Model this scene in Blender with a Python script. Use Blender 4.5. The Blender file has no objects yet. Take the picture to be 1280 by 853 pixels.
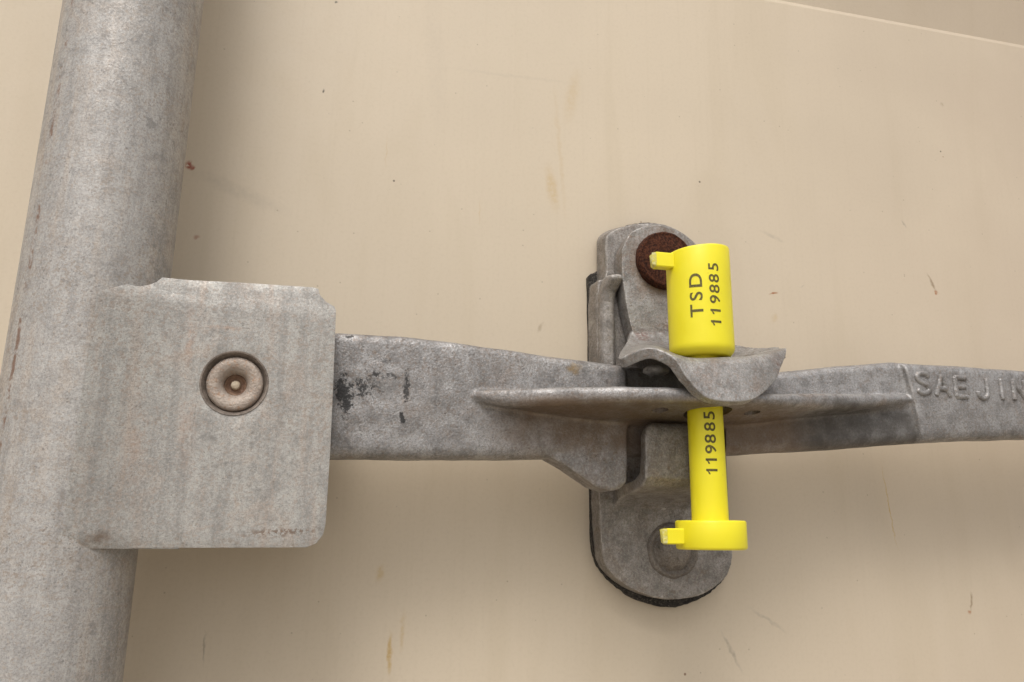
import bpy, bmesh, math, random
from mathutils import Vector, Matrix, noise

# ------------------------------------------------------------------ scene, camera, sky, sun, exposure
scene = bpy.context.scene
COL = scene.collection
MM = 0.001                                   # everything below is measured in millimetres of the real place

CAM_LOC = (-56.773, -236.475, -57.937)
CAM_X = (0.9714, -0.236956, 0.01528)
CAM_Y = (-0.069367, -0.22165, 0.972656)
CAM_Z = (-0.22709, -0.945898, -0.231748)
LENS = 28.125
cam_data = bpy.data.cameras.new("camera")
cam_data.sensor_width = 36.0
cam_data.lens = LENS
cam_data.clip_start = 0.01
cam_data.clip_end = 100.0
cam = bpy.data.objects.new("camera", cam_data)
COL.objects.link(cam)
rot = Matrix((CAM_X, CAM_Y, CAM_Z)).transposed()
cam.matrix_world = Matrix.Translation(Vector(CAM_LOC) * MM) @ rot.to_4x4()
scene.camera = cam

SUN_AZ, SUN_EL = math.radians(21), math.radians(56)     # sun behind thin cloud, high on the left of the viewer
world = bpy.data.worlds.new("World")
scene.world = world
world.use_nodes = True
wn = world.node_tree
wn.nodes.clear()
w_out = wn.nodes.new("ShaderNodeOutputWorld")
w_bg = wn.nodes.new("ShaderNodeBackground")
w_hs = wn.nodes.new("ShaderNodeHueSaturation")
w_sky = wn.nodes.new("ShaderNodeTexSky")
w_sky.sky_type = 'NISHITA'
w_sky.sun_disc = False
w_sky.sun_elevation = SUN_EL
w_sky.sun_rotation = math.pi + SUN_AZ
w_sky.air_density = 1.0
w_sky.dust_density = 6.0
w_sky.ozone_density = 0.6
w_hs.inputs['Saturation'].default_value = 0.15          # thin white overcast
w_bg.inputs['Strength'].default_value = 0.145
wn.links.new(w_sky.outputs[0], w_hs.inputs['Color'])
wn.links.new(w_hs.outputs[0], w_bg.inputs['Color'])
wn.links.new(w_bg.outputs[0], w_out.inputs['Surface'])

sun_data = bpy.data.lights.new("sun", 'SUN')
sun_data.energy = 1.0
sun_data.angle = math.radians(19)
sun_data.color = (1.0, 0.95, 0.88)
sun = bpy.data.objects.new("sun", sun_data)
COL.objects.link(sun)
sun.rotation_euler = Vector((math.sin(SUN_AZ) * math.cos(SUN_EL), math.cos(SUN_AZ) * math.cos(SUN_EL),
                             -math.sin(SUN_EL))).to_track_quat('-Z', 'Y').to_euler()
sun.location = (-0.5, -1.5, 2.0)

scene.view_settings.view_transform = 'Standard'
scene.view_settings.look = 'None'
scene.view_settings.gamma = 1.0
scene.view_settings.use_curve_mapping = False
scene.view_settings.exposure = 0.10
scene.render.engine = 'CYCLES'
scene.cycles.use_denoising = True
scene.cycles.max_bounces = 8

# ------------------------------------------------------------------ measured shapes (mm; x along the door, y out of it is negative, z up)
BAR_XZ = (-111.68, -32.0, 10.33)
SEAM_Z = 141.11
BRACKET = [(-108.72, -6.25), (-101.25, -4.44), (-97.4, -3.22), (-95.93, -2.21), (-95.01, -1.04), (-77.64, -0.36), (-60.42, -0.04), (-59.25, -0.35), (-58.76, -1.94), (-57.11, -3.65), (-55.12, -4.71), (-54.67, -5.69), (-54.17, -22.06), (-53.78, -39.34), (-53.7, -56.84), (-54.08, -59.18), (-55.38, -61.16), (-57.62, -62.16), (-77.17, -62.45), (-98.5, -62.67), (-105.08, -48.32)]
BRACKET_RIVET = (-76.66, -42.0, -25.13)
LEVER = [(-75.95, -9.91, -42.24, -34), (-53.17, -9.0, -40.87, -34), (-37.15, -8.51, -40.41, -33), (-24.59, -8.76, -39.89, -32), (-6.93, -9.47, -39.1, -30), (4.53, -10.27, -38.4, -29), (16.26, -10.7, -37.92, -28.3), (26.98, -11.32, -37.52, -28), (28.92, -10.84, -36.97, -25), (44.19, -10.81, -36.2, -25), (57.62, -11.17, -35.71, -25), (56.76, -11.78, -35.78, -28), (70.71, -10.92, -34.35, -28), (94.98, -7.17, -32.26, -28), (114.76, -4.62, -30.18, -28), (119.67, -4.42, -29.5, -28), (119.29, -4.94, -29.57, -29.8), (136.51, -4.72, -28.26, -29.8), (163.87, -4.54, -26.51, -29.8), (205.98, -3.94, -24.23, -29.8), (254.91, -4.38, -22.16, -29.8)]
TAB = [(-6.45, -31.95), (4.73, -38.35), (9.68, -40.96), (17.15, -45.64), (21.49, -46.91), (24.28, -46.09), (26.17, -44.1), (26.7, -34.92), (27.0, -26.02)]
RIB = [(-21.77, -22.41, -23.69, -30, -23.85), (-16.36, -21.64, -24.93, -33, -25.26), (-7.65, -21.57, -26.27, -38, -26.05), (4.65, -21.4, -25.96, -43, -27.32), (19.26, -21.14, -25.18, -47, -28.07), (34.97, -20.98, -24.74, -49.5, -27.91), (43.74, -21.2, -24.77, -50, -27.91), (60.01, -20.92, -23.84, -48, -27.16), (76.19, -19.18, -23.22, -43.5, -24.84), (97.01, -17.05, -21.08, -36, -22.13), (111.76, -15.71, -18.77, -32, -20.06), (117.95, -15.29, -17.9, -30, -18.83), (121.86, -15.63, -16.64, -28, -17.45)]
HOLE1 = (31.24, -40.0, -26.71)
HOLE2 = (59.01, -39.0, -25.65)
LETTERS = [('S', 123.45, -29.8, -11.46, 6.2), ('A', 130.39, -29.8, -11.81, 6.4), ('E', 137.15, -29.8, -11.93, 6.2), ('J', 145.53, -29.8, -11.84, 6.2), ('I', 152.51, -29.8, -11.7, 6.2), ('N', 159.28, -29.8, -11.57, 6.2)]
BASE = [(28.06, 32.92), (29.18, 35.48), (33.03, 37.8), (39.97, 40.07), (48.39, 40.57), (56.24, 37.79), (62.28, 31.73), (64.82, 24.52), (66.16, -0.89), (66.99, -33.98), (67.63, -62.86), (67.53, -64.73), (65.41, -69.85), (58.64, -74.66), (49.82, -76.56), (41.26, -75.97), (32.88, -72.61), (26.81, -67.05), (25.42, -59.41), (24.96, -46.8), (25.1, -18.61), (25.22, 19.02), (27.9, 20.32)]
GASKET = [(28.66, 26.0), (28.89, 34.31), (31.02, 38.17), (35.7, 40.64), (41.43, 42.83), (47.2, 43.6), (53.27, 42.54), (59.02, 39.41), (64.39, 33.64), (67.05, 27.07), (68.47, 0.87), (69.94, -33.24), (70.36, -63.04), (69.26, -68.34), (66.32, -72.86), (61.06, -76.15), (53.27, -79.02), (45.46, -78.98), (37.05, -76.31), (31.52, -72.41), (27.03, -67.6), (25.32, -61.59), (24.92, -47.46), (24.86, -3.39), (24.51, 22.61), (25.2, 23.21)]
STOP = [(25.09, 17.79), (26.68, 19.23), (29.85, 19.78), (31.42, 18.88), (31.37, 15.75), (29.99, 12.27), (29.89, 5.87), (30.08, -14.09), (24.22, -14.43), (24.43, 5.44)]
BOSS = (48.01, -9.0, -62.58)
LUG_X = [29.65, 53.31]
LUG = [(-8, -51.88), (-9.6, -50.04), (-12.5, -48.52), (-18, -47.38), (-25, -46.62), (-30.5, -45.4), (-33, -43.2), (-33.5, -35.47), (-33.2, -30.17), (-32.6, -28.76), (-31.6, -28.06), (-30.6, -27.91), (-29.8, -28.36), (-29.0, -41.6), (-25, -43.29), (-17, -44.12), (-6, -44.63)]
HASP = [(30.8, 27.39), (31.69, 29.71), (33.43, 33.07), (36.31, 35.24), (40.78, 36.93), (45.41, 37.17), (50.04, 35.91), (53.52, 33.03), (55.83, 28.69), (56.69, 22.9), (57.46, 15.06), (58.76, 7.35), (60.06, 0.25), (36.08, -2.44), (34.32, 0.17), (32.87, 5.33), (31.69, 11.57), (30.92, 18.17), (30.73, 23.59)]
RUST = (44.45, -17.0, 25.11)
SADDLE = [[(33.02, -15.0, 5.6), (34.57, -15.0, 4.96), (38.77, -15.0, 5.03), (43.54, -15.0, 5.4), (47.82, -15.0, 5.73), (53.22, -15.0, 6.14), (56.49, -15.0, 6.4), (58.68, -15.0, 6.57)], [(33.3, -16.0, 1.1), (35.16, -16.5, 0.37), (38.84, -17.0, 0.27), (43.55, -17.0, 0.36), (48.31, -17.0, 0.45), (53.1, -17.0, 0.55), (57.41, -17.0, 0.86), (60.13, -17.0, 1.05)], [(26.82, -25.0, -6.04), (32.29, -22.0, -3.8), (37.37, -22.0, -3.2), (42.75, -23.0, -4.51), (48.41, -24.0, -5.31), (53.84, -25.0, -5.4), (59.85, -26.0, -4.96), (66.68, -28.0, -3.46)], [(20.88, -37.0, -11.3), (27.35, -35.0, -8.07), (32.37, -35.0, -6.93), (37.61, -36.0, -8.84), (42.35, -38.0, -10.98), (49.38, -38.0, -10.75), (58.63, -37.0, -9.48), (71.19, -36.0, -4.91)], [(18.93, -42.0, -12.79), (23.84, -45.0, -10.61), (27.27, -47.5, -10.49), (31.77, -49.8, -12.81), (36.47, -49.8, -13.45), (43.78, -49.8, -13.19), (55.14, -48.0, -11.64), (69.02, -42.0, -7.76)], [(18.56, -43.5, -13.45), (22.8, -48.0, -11.55), (25.93, -50.5, -11.67), (30.02, -52.5, -14.33), (33.09, -53.5, -19.51), (38.8, -54.0, -24.5), (51.51, -53.0, -23.76), (62.29, -47.5, -16.46)]]
LATCH_BOSS = (33.53, -33.0, -13.51)
SEAL = (45.16, -40.0, -22.31)
SEAL_Z = {'top': 19.58, 'capbot': -10.97, 'fl_top': -54.34, 'fl_bot': -61.69}
SEAL_R = (8.82, 4.67, 9.1)
CAP_CH = [('T', 0.42), ('S', 4.45), ('D', 8.92)]
CAP_DG = [('1', -2.63), ('1', 0.48), ('9', 3.55), ('8', 6.5), ('8', 9.47), ('5', 12.7)]
PIN_DG = [('1', -41.56), ('1', -38.86), ('9', -36.15), ('8', -33.42), ('8', -30.24), ('5', -27.26)]
CAP_TAB = (29.2, 18.04, 13.82)
FL_TAB = (29.42, -56.37, -60.36)
MARKS = [(131.29, -48.22, 18.29, 0.37, 97, 'Y', 0.8), (158.16, 33.16, 4.63, 0.73, 118, 'B', 0.85), (159.43, 29.6, 1.1, 0.98, 0, 'R', 0.9), (148.74, 55.28, 2.2, 0.73, 110, 'G', 0.65), (92.71, 23.53, 2.2, 0.61, 15, 'R', 0.95), (93.51, 44.74, 6.1, 1.1, 160, 'G', 0.35), (104.19, 27.15, 1.71, 0.37, 20, 'G', 0.4), (9.05, 4.94, 2.93, 0.98, 60, 'B', 0.4), (92.42, 14.63, 2.44, 1.71, 60, 'Y', 0.3), (-33.41, -91.43, 7.8, 0.98, 92, 'Y', 0.85), (12.82, 53.13, 10.98, 2.68, 100, 'Y', 0.42), (-30.15, -85.61, 7.32, 1.1, 88, 'Y', 0.4), (-37.19, -69.74, 3.17, 1.71, 80, 'Y', 0.5), (19.84, 88.04, 13.41, 3.17, 80, 'Y', 0.25), (-11.25, 41.9, 0.37, 6.1, 0, 'Y', 0.3), (70.7, -92.65, 8.54, 0.85, 118, 'G', 0.65), (83.55, -83.48, 9.76, 0.73, 150, 'G', 0.4), (159.65, -78.33, 3.66, 0.73, 80, 'B', 0.8), (158.56, -81.64, 0.98, 0.98, 0, 'R', 0.8), (-99.56, 46.66, 1.59, 1.95, 30, 'r', 0.95), (-98.59, 46.0, 1.22, 0.61, 60, 'r', 0.8), (-95.51, 24.34, 1.22, 1.22, 30, 'r', 0.5), (-62.84, 77.27, 0.61, 0.98, 0, 'K', 0.9), (-60.96, 109.53, 0.73, 0.61, 0, 'K', 0.9), (-84.65, 39.99, 20.73, 3.17, 160, 'G', 0.22), (-1.45, 92.28, 31.71, 0.98, 2, 'G', 0.12), (-41.99, 58.79, 0.3, 7.32, 0, 'Y', 0.35), (-82.12, -88.95, 0.37, 4.88, 0, 'K', 0.35), (172.25, 107.7, 1.22, 1.71, 0, 'B', 0.4), (15.57, 66.5, 31.71, 1.1, 95, 'Y', 0.22), (-27.45, 94.01, 36.59, 4.88, 96, 'G', 0.08), (124.34, -49.68, 7.32, 24.39, 0, 'G', 0.07)]


# ------------------------------------------------------------------ node helpers
class Nodes:
    def __init__(self, name, origin=None):
        self.mat = bpy.data.materials.new(name)
        self.mat.use_nodes = True
        self.t = self.mat.node_tree
        self.t.nodes.clear()
        self.out = self.new("ShaderNodeOutputMaterial")
        self.bsdf = self.new("ShaderNodeBsdfPrincipled")
        self.t.links.new(self.bsdf.outputs[0], self.out.inputs['Surface'])
        self.co = self.new("ShaderNodeTexCoord").outputs['Object']
        if origin:                                            # parts are stored relative to their thing's base
            self.co = self.mapped(loc=[c * MM for c in origin])

    def new(self, kind):
        return self.t.nodes.new(kind)

    def put(self, sock, v):
        if isinstance(v, bpy.types.NodeSocket):
            self.t.links.new(v, sock)
        elif v is not None:
            if sock.type == 'RGBA' and len(v) == 3:
                v = (*v, 1.0)
            sock.default_value = v

    def mapped(self, scale=(1, 1, 1), loc=(0, 0, 0), rot=(0, 0, 0), co=None, kind='POINT'):
        m = self.new("ShaderNodeMapping")
        m.vector_type = kind
        self.put(m.inputs['Vector'], co or self.co)
        m.inputs['Scale'].default_value = scale
        m.inputs['Location'].default_value = loc
        m.inputs['Rotation'].default_value = rot
        return m.outputs[0]

    def noise(self, scale, detail=3.0, rough=0.55, co=None, distort=0.0, dims=None):
        n = self.new("ShaderNodeTexNoise")
        self.put(n.inputs['Vector'], co or self.co)
        n.inputs['Scale'].default_value = scale
        n.inputs['Detail'].default_value = detail
        n.inputs['Roughness'].default_value = rough
        n.inputs['Distortion'].default_value = distort
        return n.outputs['Fac']

    def voronoi(self, scale, co=None, rnd=1.0):
        n = self.new("ShaderNodeTexVoronoi")
        self.put(n.inputs['Vector'], co or self.co)
        n.inputs['Scale'].default_value = scale
        n.inputs['Randomness'].default_value = rnd
        return n

    def step(self, v, a, b, lo=0.0, hi=1.0):
        m = self.new("ShaderNodeMapRange")
        m.interpolation_type = 'SMOOTHSTEP'
        self.put(m.inputs['Value'], v)
        for k, x in (('From Min', a), ('From Max', b), ('To Min', lo), ('To Max', hi)):
            m.inputs[k].default_value = x
        return m.outputs[0]

    def math(self, op, a, b=None):
        m = self.new("ShaderNodeMath")
        m.operation = op
        self.put(m.inputs[0], a)
        if b is not None:
            self.put(m.inputs[1], b)
        return m.outputs[0]

    def mix(self, fac, a, b, mode='MIX'):
        m = self.new("ShaderNodeMix")
        m.data_type = 'RGBA'
        m.blend_type = mode
        self.put(m.inputs[0], fac)
        self.put(m.inputs[6], a)
        self.put(m.inputs[7], b)
        return m.outputs[2]

    def xyz(self, co=None):
        s = self.new("ShaderNodeSeparateXYZ")
        self.put(s.inputs[0], co or self.co)
        return s.outputs

    def ellipse(self, x, z, rx, rz, ang, soft=0.35, warp=None, ys=0.0):
        """1 inside an ellipse lying in the x-z plane (mm)"""
        m = self.mapped(scale=(rx * MM, 1e6, rz * MM), loc=(x * MM, 0, z * MM), rot=(0, -math.radians(ang), 0),
                        co=warp, kind='TEXTURE')
        ln = self.new("ShaderNodeVectorMath")
        ln.operation = 'LENGTH'
        self.put(ln.inputs[0], m)
        return self.step(ln.outputs['Value'], 1.0, soft)

    def warp(self, amount, scale):
        n = self.new("ShaderNodeTexNoise")
        self.put(n.inputs['Vector'], self.co)
        n.inputs['Scale'].default_value = scale
        n.inputs['Detail'].default_value = 3
        s = self.new("ShaderNodeVectorMath")
        s.operation = 'SUBTRACT'
        self.put(s.inputs[0], n.outputs['Color'])
        s.inputs[1].default_value = (0.5, 0.5, 0.5)
        k = self.new("ShaderNodeVectorMath")
        k.operation = 'SCALE'
        self.put(k.inputs[0], s.outputs[0])
        k.inputs['Scale'].default_value = amount
        a = self.new("ShaderNodeVectorMath")
        a.operation = 'ADD'
        self.put(a.inputs[0], self.co)
        self.put(a.inputs[1], k.outputs[0])
        return a.outputs[0]

    def bump(self, h, dist, strength=1.0, prev=None):
        b = self.new("ShaderNodeBump")
        b.inputs['Strength'].default_value = strength
        b.inputs['Distance'].default_value = dist
        self.put(b.inputs['Height'], h)
        if prev is not None:
            self.put(b.inputs['Normal'], prev)
        return b.outputs[0]

    def finish(self, color, rough, normal=None, metal=0.0, spec=0.5):
        self.put(self.bsdf.inputs['Base Color'], color)
        self.put(self.bsdf.inputs['Roughness'], rough)
        self.put(self.bsdf.inputs['Metallic'], metal)
        self.put(self.bsdf.inputs['Specular IOR Level'], spec)
        if normal is not None:
            self.put(self.bsdf.inputs['Normal'], normal)
        return self.mat


def weathered_zinc(name, light, dark, warm, pit, warm_amt=0.45, pit_amt=0.5, rough=0.52, streak=True, grain=0.00012,
                   pit_lo=0.64, metal=0.15, extra=None, origin=None, mott=0.40, worn=0.0):
    n = Nodes(name, origin)
    big = n.noise(45, 4, 0.6, distort=0.6)
    mid = n.noise(210, 5, 0.65)
    fine = n.noise(1700, 4, 0.65)
    tiny = n.noise(3600, 2, 0.6, co=n.mapped(loc=(1, 3, 2)))
    mean = tuple((a + b) / 2 for a, b in zip(light, dark))
    col = n.mix(n.step(big, 0.36, 0.66), tuple((a + b) / 2 for a, b in zip(mean, dark)), tuple((a + b) / 2 for a, b in zip(mean, light)))
    col = n.mix(n.step(mid, 0.44, 0.66, 0.0, mott), col, tuple(c * 0.62 for c in dark))
    col = n.mix(n.step(mid, 0.47, 0.34, 0.0, mott * 0.75), col, tuple(min(1, c * 1.16) for c in light))
    if streak:
        st = n.noise(1.0, 4, 0.6, co=n.mapped(scale=(420, 420, 32)))
        col = n.mix(n.step(st, 0.46, 0.68, 0.0, 0.55), col, tuple(c * 0.72 for c in dark))
        st2 = n.noise(1.0, 4, 0.6, co=n.mapped(scale=(300, 300, 22), loc=(3, 1, 5)))
        col = n.mix(n.step(st2, 0.52, 0.74, 0.0, warm_amt), col, warm)
    wv = n.noise(95, 5, 0.65, co=n.mapped(loc=(0.7, 0.2, 0.4)), distort=0.8)
    col = n.mix(n.step(wv, 0.52, 0.74, 0.0, warm_amt), col, warm)
    col = n.mix(n.step(fine, 0.46, 0.68, 0.0, 0.40), col, tuple(c * 0.55 for c in dark))
    col = n.mix(n.step(fine, 0.50, 0.34, 0.0, 0.30), col, tuple(min(1, c * 1.22) for c in light))
    col = n.mix(n.step(tiny, 0.50, 0.68, 0.0, 0.55), col, tuple(c * 0.5 for c in dark))
    wf = n.noise(1300, 4, 0.7, co=n.mapped(loc=(3, 9, 6)))
    col = n.mix(n.step(wf, 0.50, 0.68, 0.0, warm_amt), col, tuple(c * 0.80 for c in warm))
    fleck = n.math('MULTIPLY', n.step(n.noise(820, 3, 0.7, co=n.mapped(loc=(9, 4, 2))), 0.53, 0.63), n.step(n.noise(38, 3, 0.6, co=n.mapped(loc=(4, 4, 8))), 0.42, 0.6))
    col = n.mix(n.math('MULTIPLY', fleck, warm_amt), col, tuple(c * 0.6 for c in warm))
    clus = n.step(n.noise(70, 3, 0.6, co=n.mapped(loc=(2, 2, 2))), 0.45, 0.62)
    pits = n.math('MULTIPLY', n.step(n.noise(900, 3, 0.6, co=n.mapped(loc=(5, 1, 0))), pit_lo - 0.02, pit_lo + 0.05), clus)
    dots = n.step(n.voronoi(900, co=n.warp(0.0012, 700)).outputs['Distance'], 0.24, 0.14)
    pits = n.math('MAXIMUM', pits, n.math('MULTIPLY', dots, n.step(n.noise(160, 3, 0.6, co=n.mapped(loc=(1, 7, 3))), 0.54, 0.62)))
    smudge = n.math('MULTIPLY', n.step(n.noise(330, 4, 0.7, co=n.mapped(loc=(6, 2, 9))), 0.53, 0.66), n.step(n.noise(55, 3, 0.6, co=n.mapped(loc=(8, 3, 1))), 0.44, 0.62))
    col = n.mix(n.math('MULTIPLY', smudge, 0.55), col, tuple(c * 0.52 for c in dark))
    col = n.mix(n.math('MULTIPLY', pits, pit_amt), col, pit)
    if worn:                                              # arrises rubbed bright by use
        pt = n.new("ShaderNodeNewGeometry").outputs['Pointiness']
        rub = n.math('MULTIPLY', n.step(pt, 0.515, 0.57), n.step(n.noise(260, 4, 0.7, co=n.mapped(loc=(2, 6, 4))), 0.38, 0.6))
        col = n.mix(n.math('MULTIPLY', rub, worn), col, tuple(min(1, c * 1.45) for c in light))
    if extra:
        col = extra(n, col)
    h = n.math('ADD', n.math('MULTIPLY', mid, 1.0), n.math('ADD', n.math('MULTIPLY', fine, 1.0), n.math('MULTIPLY', pits, -0.2)))
    nr = n.bump(h, grain, 0.8)
    r = n.step(n.math('ADD', n.math('MULTIPLY', mid, 0.6), n.math('MULTIPLY', fine, 0.4)), 0.35, 0.65, rough - 0.12, rough + 0.12)
    return n.finish(col, r, nr, metal=metal, spec=0.4)


# ------------------------------------------------------------------ mesh helpers
def link(name, me, mat=None, parent=None):
    o = bpy.data.objects.new(name, me)
    COL.objects.link(o)
    if mat is not None:
        me.materials.append(mat)
    if parent is not None:
        o.parent = parent
    return o


def from_bm(name, bm, mat=None, parent=None, smooth=True, origin=None):
    """bm holds world millimetres; origin (mm) is the parent's place"""
    me = bpy.data.meshes.new(name)
    bmesh.ops.recalc_face_normals(bm, faces=bm.faces)
    off = Vector(origin if origin is not None else (0, 0, 0))
    for v in bm.verts:
        v.co = (v.co - off) * MM
    bm.to_mesh(me)
    bm.free()
    for p in me.polygons:
        p.use_smooth = smooth
    return link(name, me, mat, parent)


def thing(name, label, cat, at):
    o = bpy.data.objects.new(name, None)
    o.empty_display_size = 0.01
    COL.objects.link(o)
    o.location = Vector(at) * MM
    o['label'] = label
    o['category'] = cat
    return o


def loft(bm, rings, cap=True, closed=True):
    rv = [[bm.verts.new(p) for p in r] for r in rings]
    n = len(rv[0])
    for a, b in zip(rv, rv[1:]):
        for i in range(n if closed else n - 1):
            j = (i + 1) % n
            bm.faces.new((a[i], a[j], b[j], b[i]))
    if cap:
        bm.faces.new(rv[0][::-1])
        bm.faces.new(rv[-1])
    return rv


def slab(bm, outline, y0, y1, grow=0.0):
    """prism of an x-z outline between two depths"""
    loft(bm, [[(x, y0, z) for x, z in outline], [(x, y1, z) for x, z in outline]])


def lathe(bm, profile, centre, axis='y', seg=48, ring_only=False):
    """profile of (radius, height along the axis), closed at both ends when the radius is 0"""
    cx, cy, cz = centre
    rings = []
    for r, h in profile:
        ring = []
        for k in range(seg):
            a = 2 * math.pi * k / seg
            u, w = max(r, 1e-4) * math.cos(a), max(r, 1e-4) * math.sin(a)
            ring.append((cx + u, cy + h, cz + w) if axis == 'y' else (cx + u, cy + w, cz + h))
        rings.append(ring)
    if ring_only:                                     # an open ring: join its last profile point to its first
        loft(bm, rings + [rings[0]], cap=False)
        bmesh.ops.remove_doubles(bm, verts=bm.verts[:], dist=1e-4)
    else:
        loft(bm, rings)


def modded(o, mods):
    """apply a list of modifiers to the mesh of o"""
    for kind, props in mods:
        m = o.modifiers.new(kind.lower(), kind)
        for k, v in props.items():
            setattr(m, k, v)
    bpy.context.view_layer.update()
    dg = bpy.context.evaluated_depsgraph_get()
    me = bpy.data.meshes.new_from_object(o.evaluated_get(dg))
    old = o.data
    o.modifiers.clear()
    o.data = me
    me.name = o.name
    bpy.data.meshes.remove(old)
    for p in me.polygons:
        p.use_smooth = True
    return o


def rough_up(o, amount, size, seed=0):
    """push the surface in and out a little, as a casting is uneven"""
    me = o.data
    s = Vector((seed * 7.3, seed * 3.1, seed * 1.7))
    nrm = [v.normal.copy() for v in me.vertices]
    for v, nv in zip(me.vertices, nrm):
        p = v.co / MM
        d = noise.noise(p / size + s) + 0.5 * noise.noise(p / (size * 0.4) - s)
        v.co += nv * d * amount * MM


def catmull(pts, n):
    out = []
    P = [Vector(p) for p in pts]
    for i in range(len(P) - 1):
        a, b, c, d = P[max(i - 1, 0)], P[i], P[i + 1], P[min(i + 2, len(P) - 1)]
        for k in range(n):
            t = k / n
            out.append(0.5 * ((2 * b) + (c - a) * t + (2 * a - 5 * b + 4 * c - d) * t * t + (3 * b - a - 3 * c + d) * t ** 3))
    out.append(P[-1])
    return out


def smooth_outline(pts, n=4):
    """closed Catmull-Rom through an x-z outline"""
    P = [Vector((x, z)) for x, z in pts]
    m = len(P)
    out = []
    for i in range(m):
        a, b, c, d = P[i - 1], P[i], P[(i + 1) % m], P[(i + 2) % m]
        k1 = min((c - a).length, 1e9)
        lim = (c - b).length
        ta, tb = (c - a) * 0.5, (d - b) * 0.5
        if ta.length > lim: ta *= lim / ta.length
        if tb.length > lim: tb *= lim / tb.length
        for k in range(n):
            t = k / n
            h00, h10, h01, h11 = 2*t**3-3*t*t+1, t**3-2*t*t+t, -2*t**3+3*t*t, t**3-t*t
            q = b * h00 + ta * h10 + c * h01 + tb * h11
            out.append((q.x, q.y))
    return out


def glyph(ch, height, weight=0.0):
    """one character as flat bmesh, centred, `height` mm tall"""
    if ch == '1':
        w = 0.075 + weight
        pts = [(-w, -0.5), (w, -0.5), (w, 0.5), (-w * 0.6, 0.5), (-0.12, 0.36), (-0.30, 0.27), (-0.30, 0.27 - 1.6 * w), (-0.14, 0.345 - 1.6 * w), (-w, 0.30)]
        bm = bmesh.new()
        bm.faces.new([bm.verts.new((x * height, y * height, 0)) for x, y in pts])
        bm.normal_update()
        bmesh.ops.triangulate(bm, faces=bm.faces[:])
        return bm
    cu = bpy.data.curves.new("glyph", 'FONT')
    cu.body = ch
    cu.size = 1.0
    cu.offset = weight
    cu.resolution_u = 6
    ob = bpy.data.objects.new("glyph", cu)
    COL.objects.link(ob)
    bpy.context.view_layer.update()
    me = bpy.data.meshes.new_from_object(ob.evaluated_get(bpy.context.evaluated_depsgraph_get()))
    bpy.data.objects.remove(ob)
    bpy.data.curves.remove(cu)
    bm = bmesh.new()
    bm.from_mesh(me)
    bpy.data.meshes.remove(me)
    xs = [v.co.x for v in bm.verts]
    ys = [v.co.y for v in bm.verts]
    k = height / (max(ys) - min(ys))
    cx, cy = (max(xs) + min(xs)) / 2, (max(ys) + min(ys)) / 2
    for v in bm.verts:
        v.co = Vector(((v.co.x - cx) * k, (v.co.y - cy) * k, 0))
    bmesh.ops.remove_doubles(bm, verts=bm.verts, dist=1e-4)
    return bm


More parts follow.
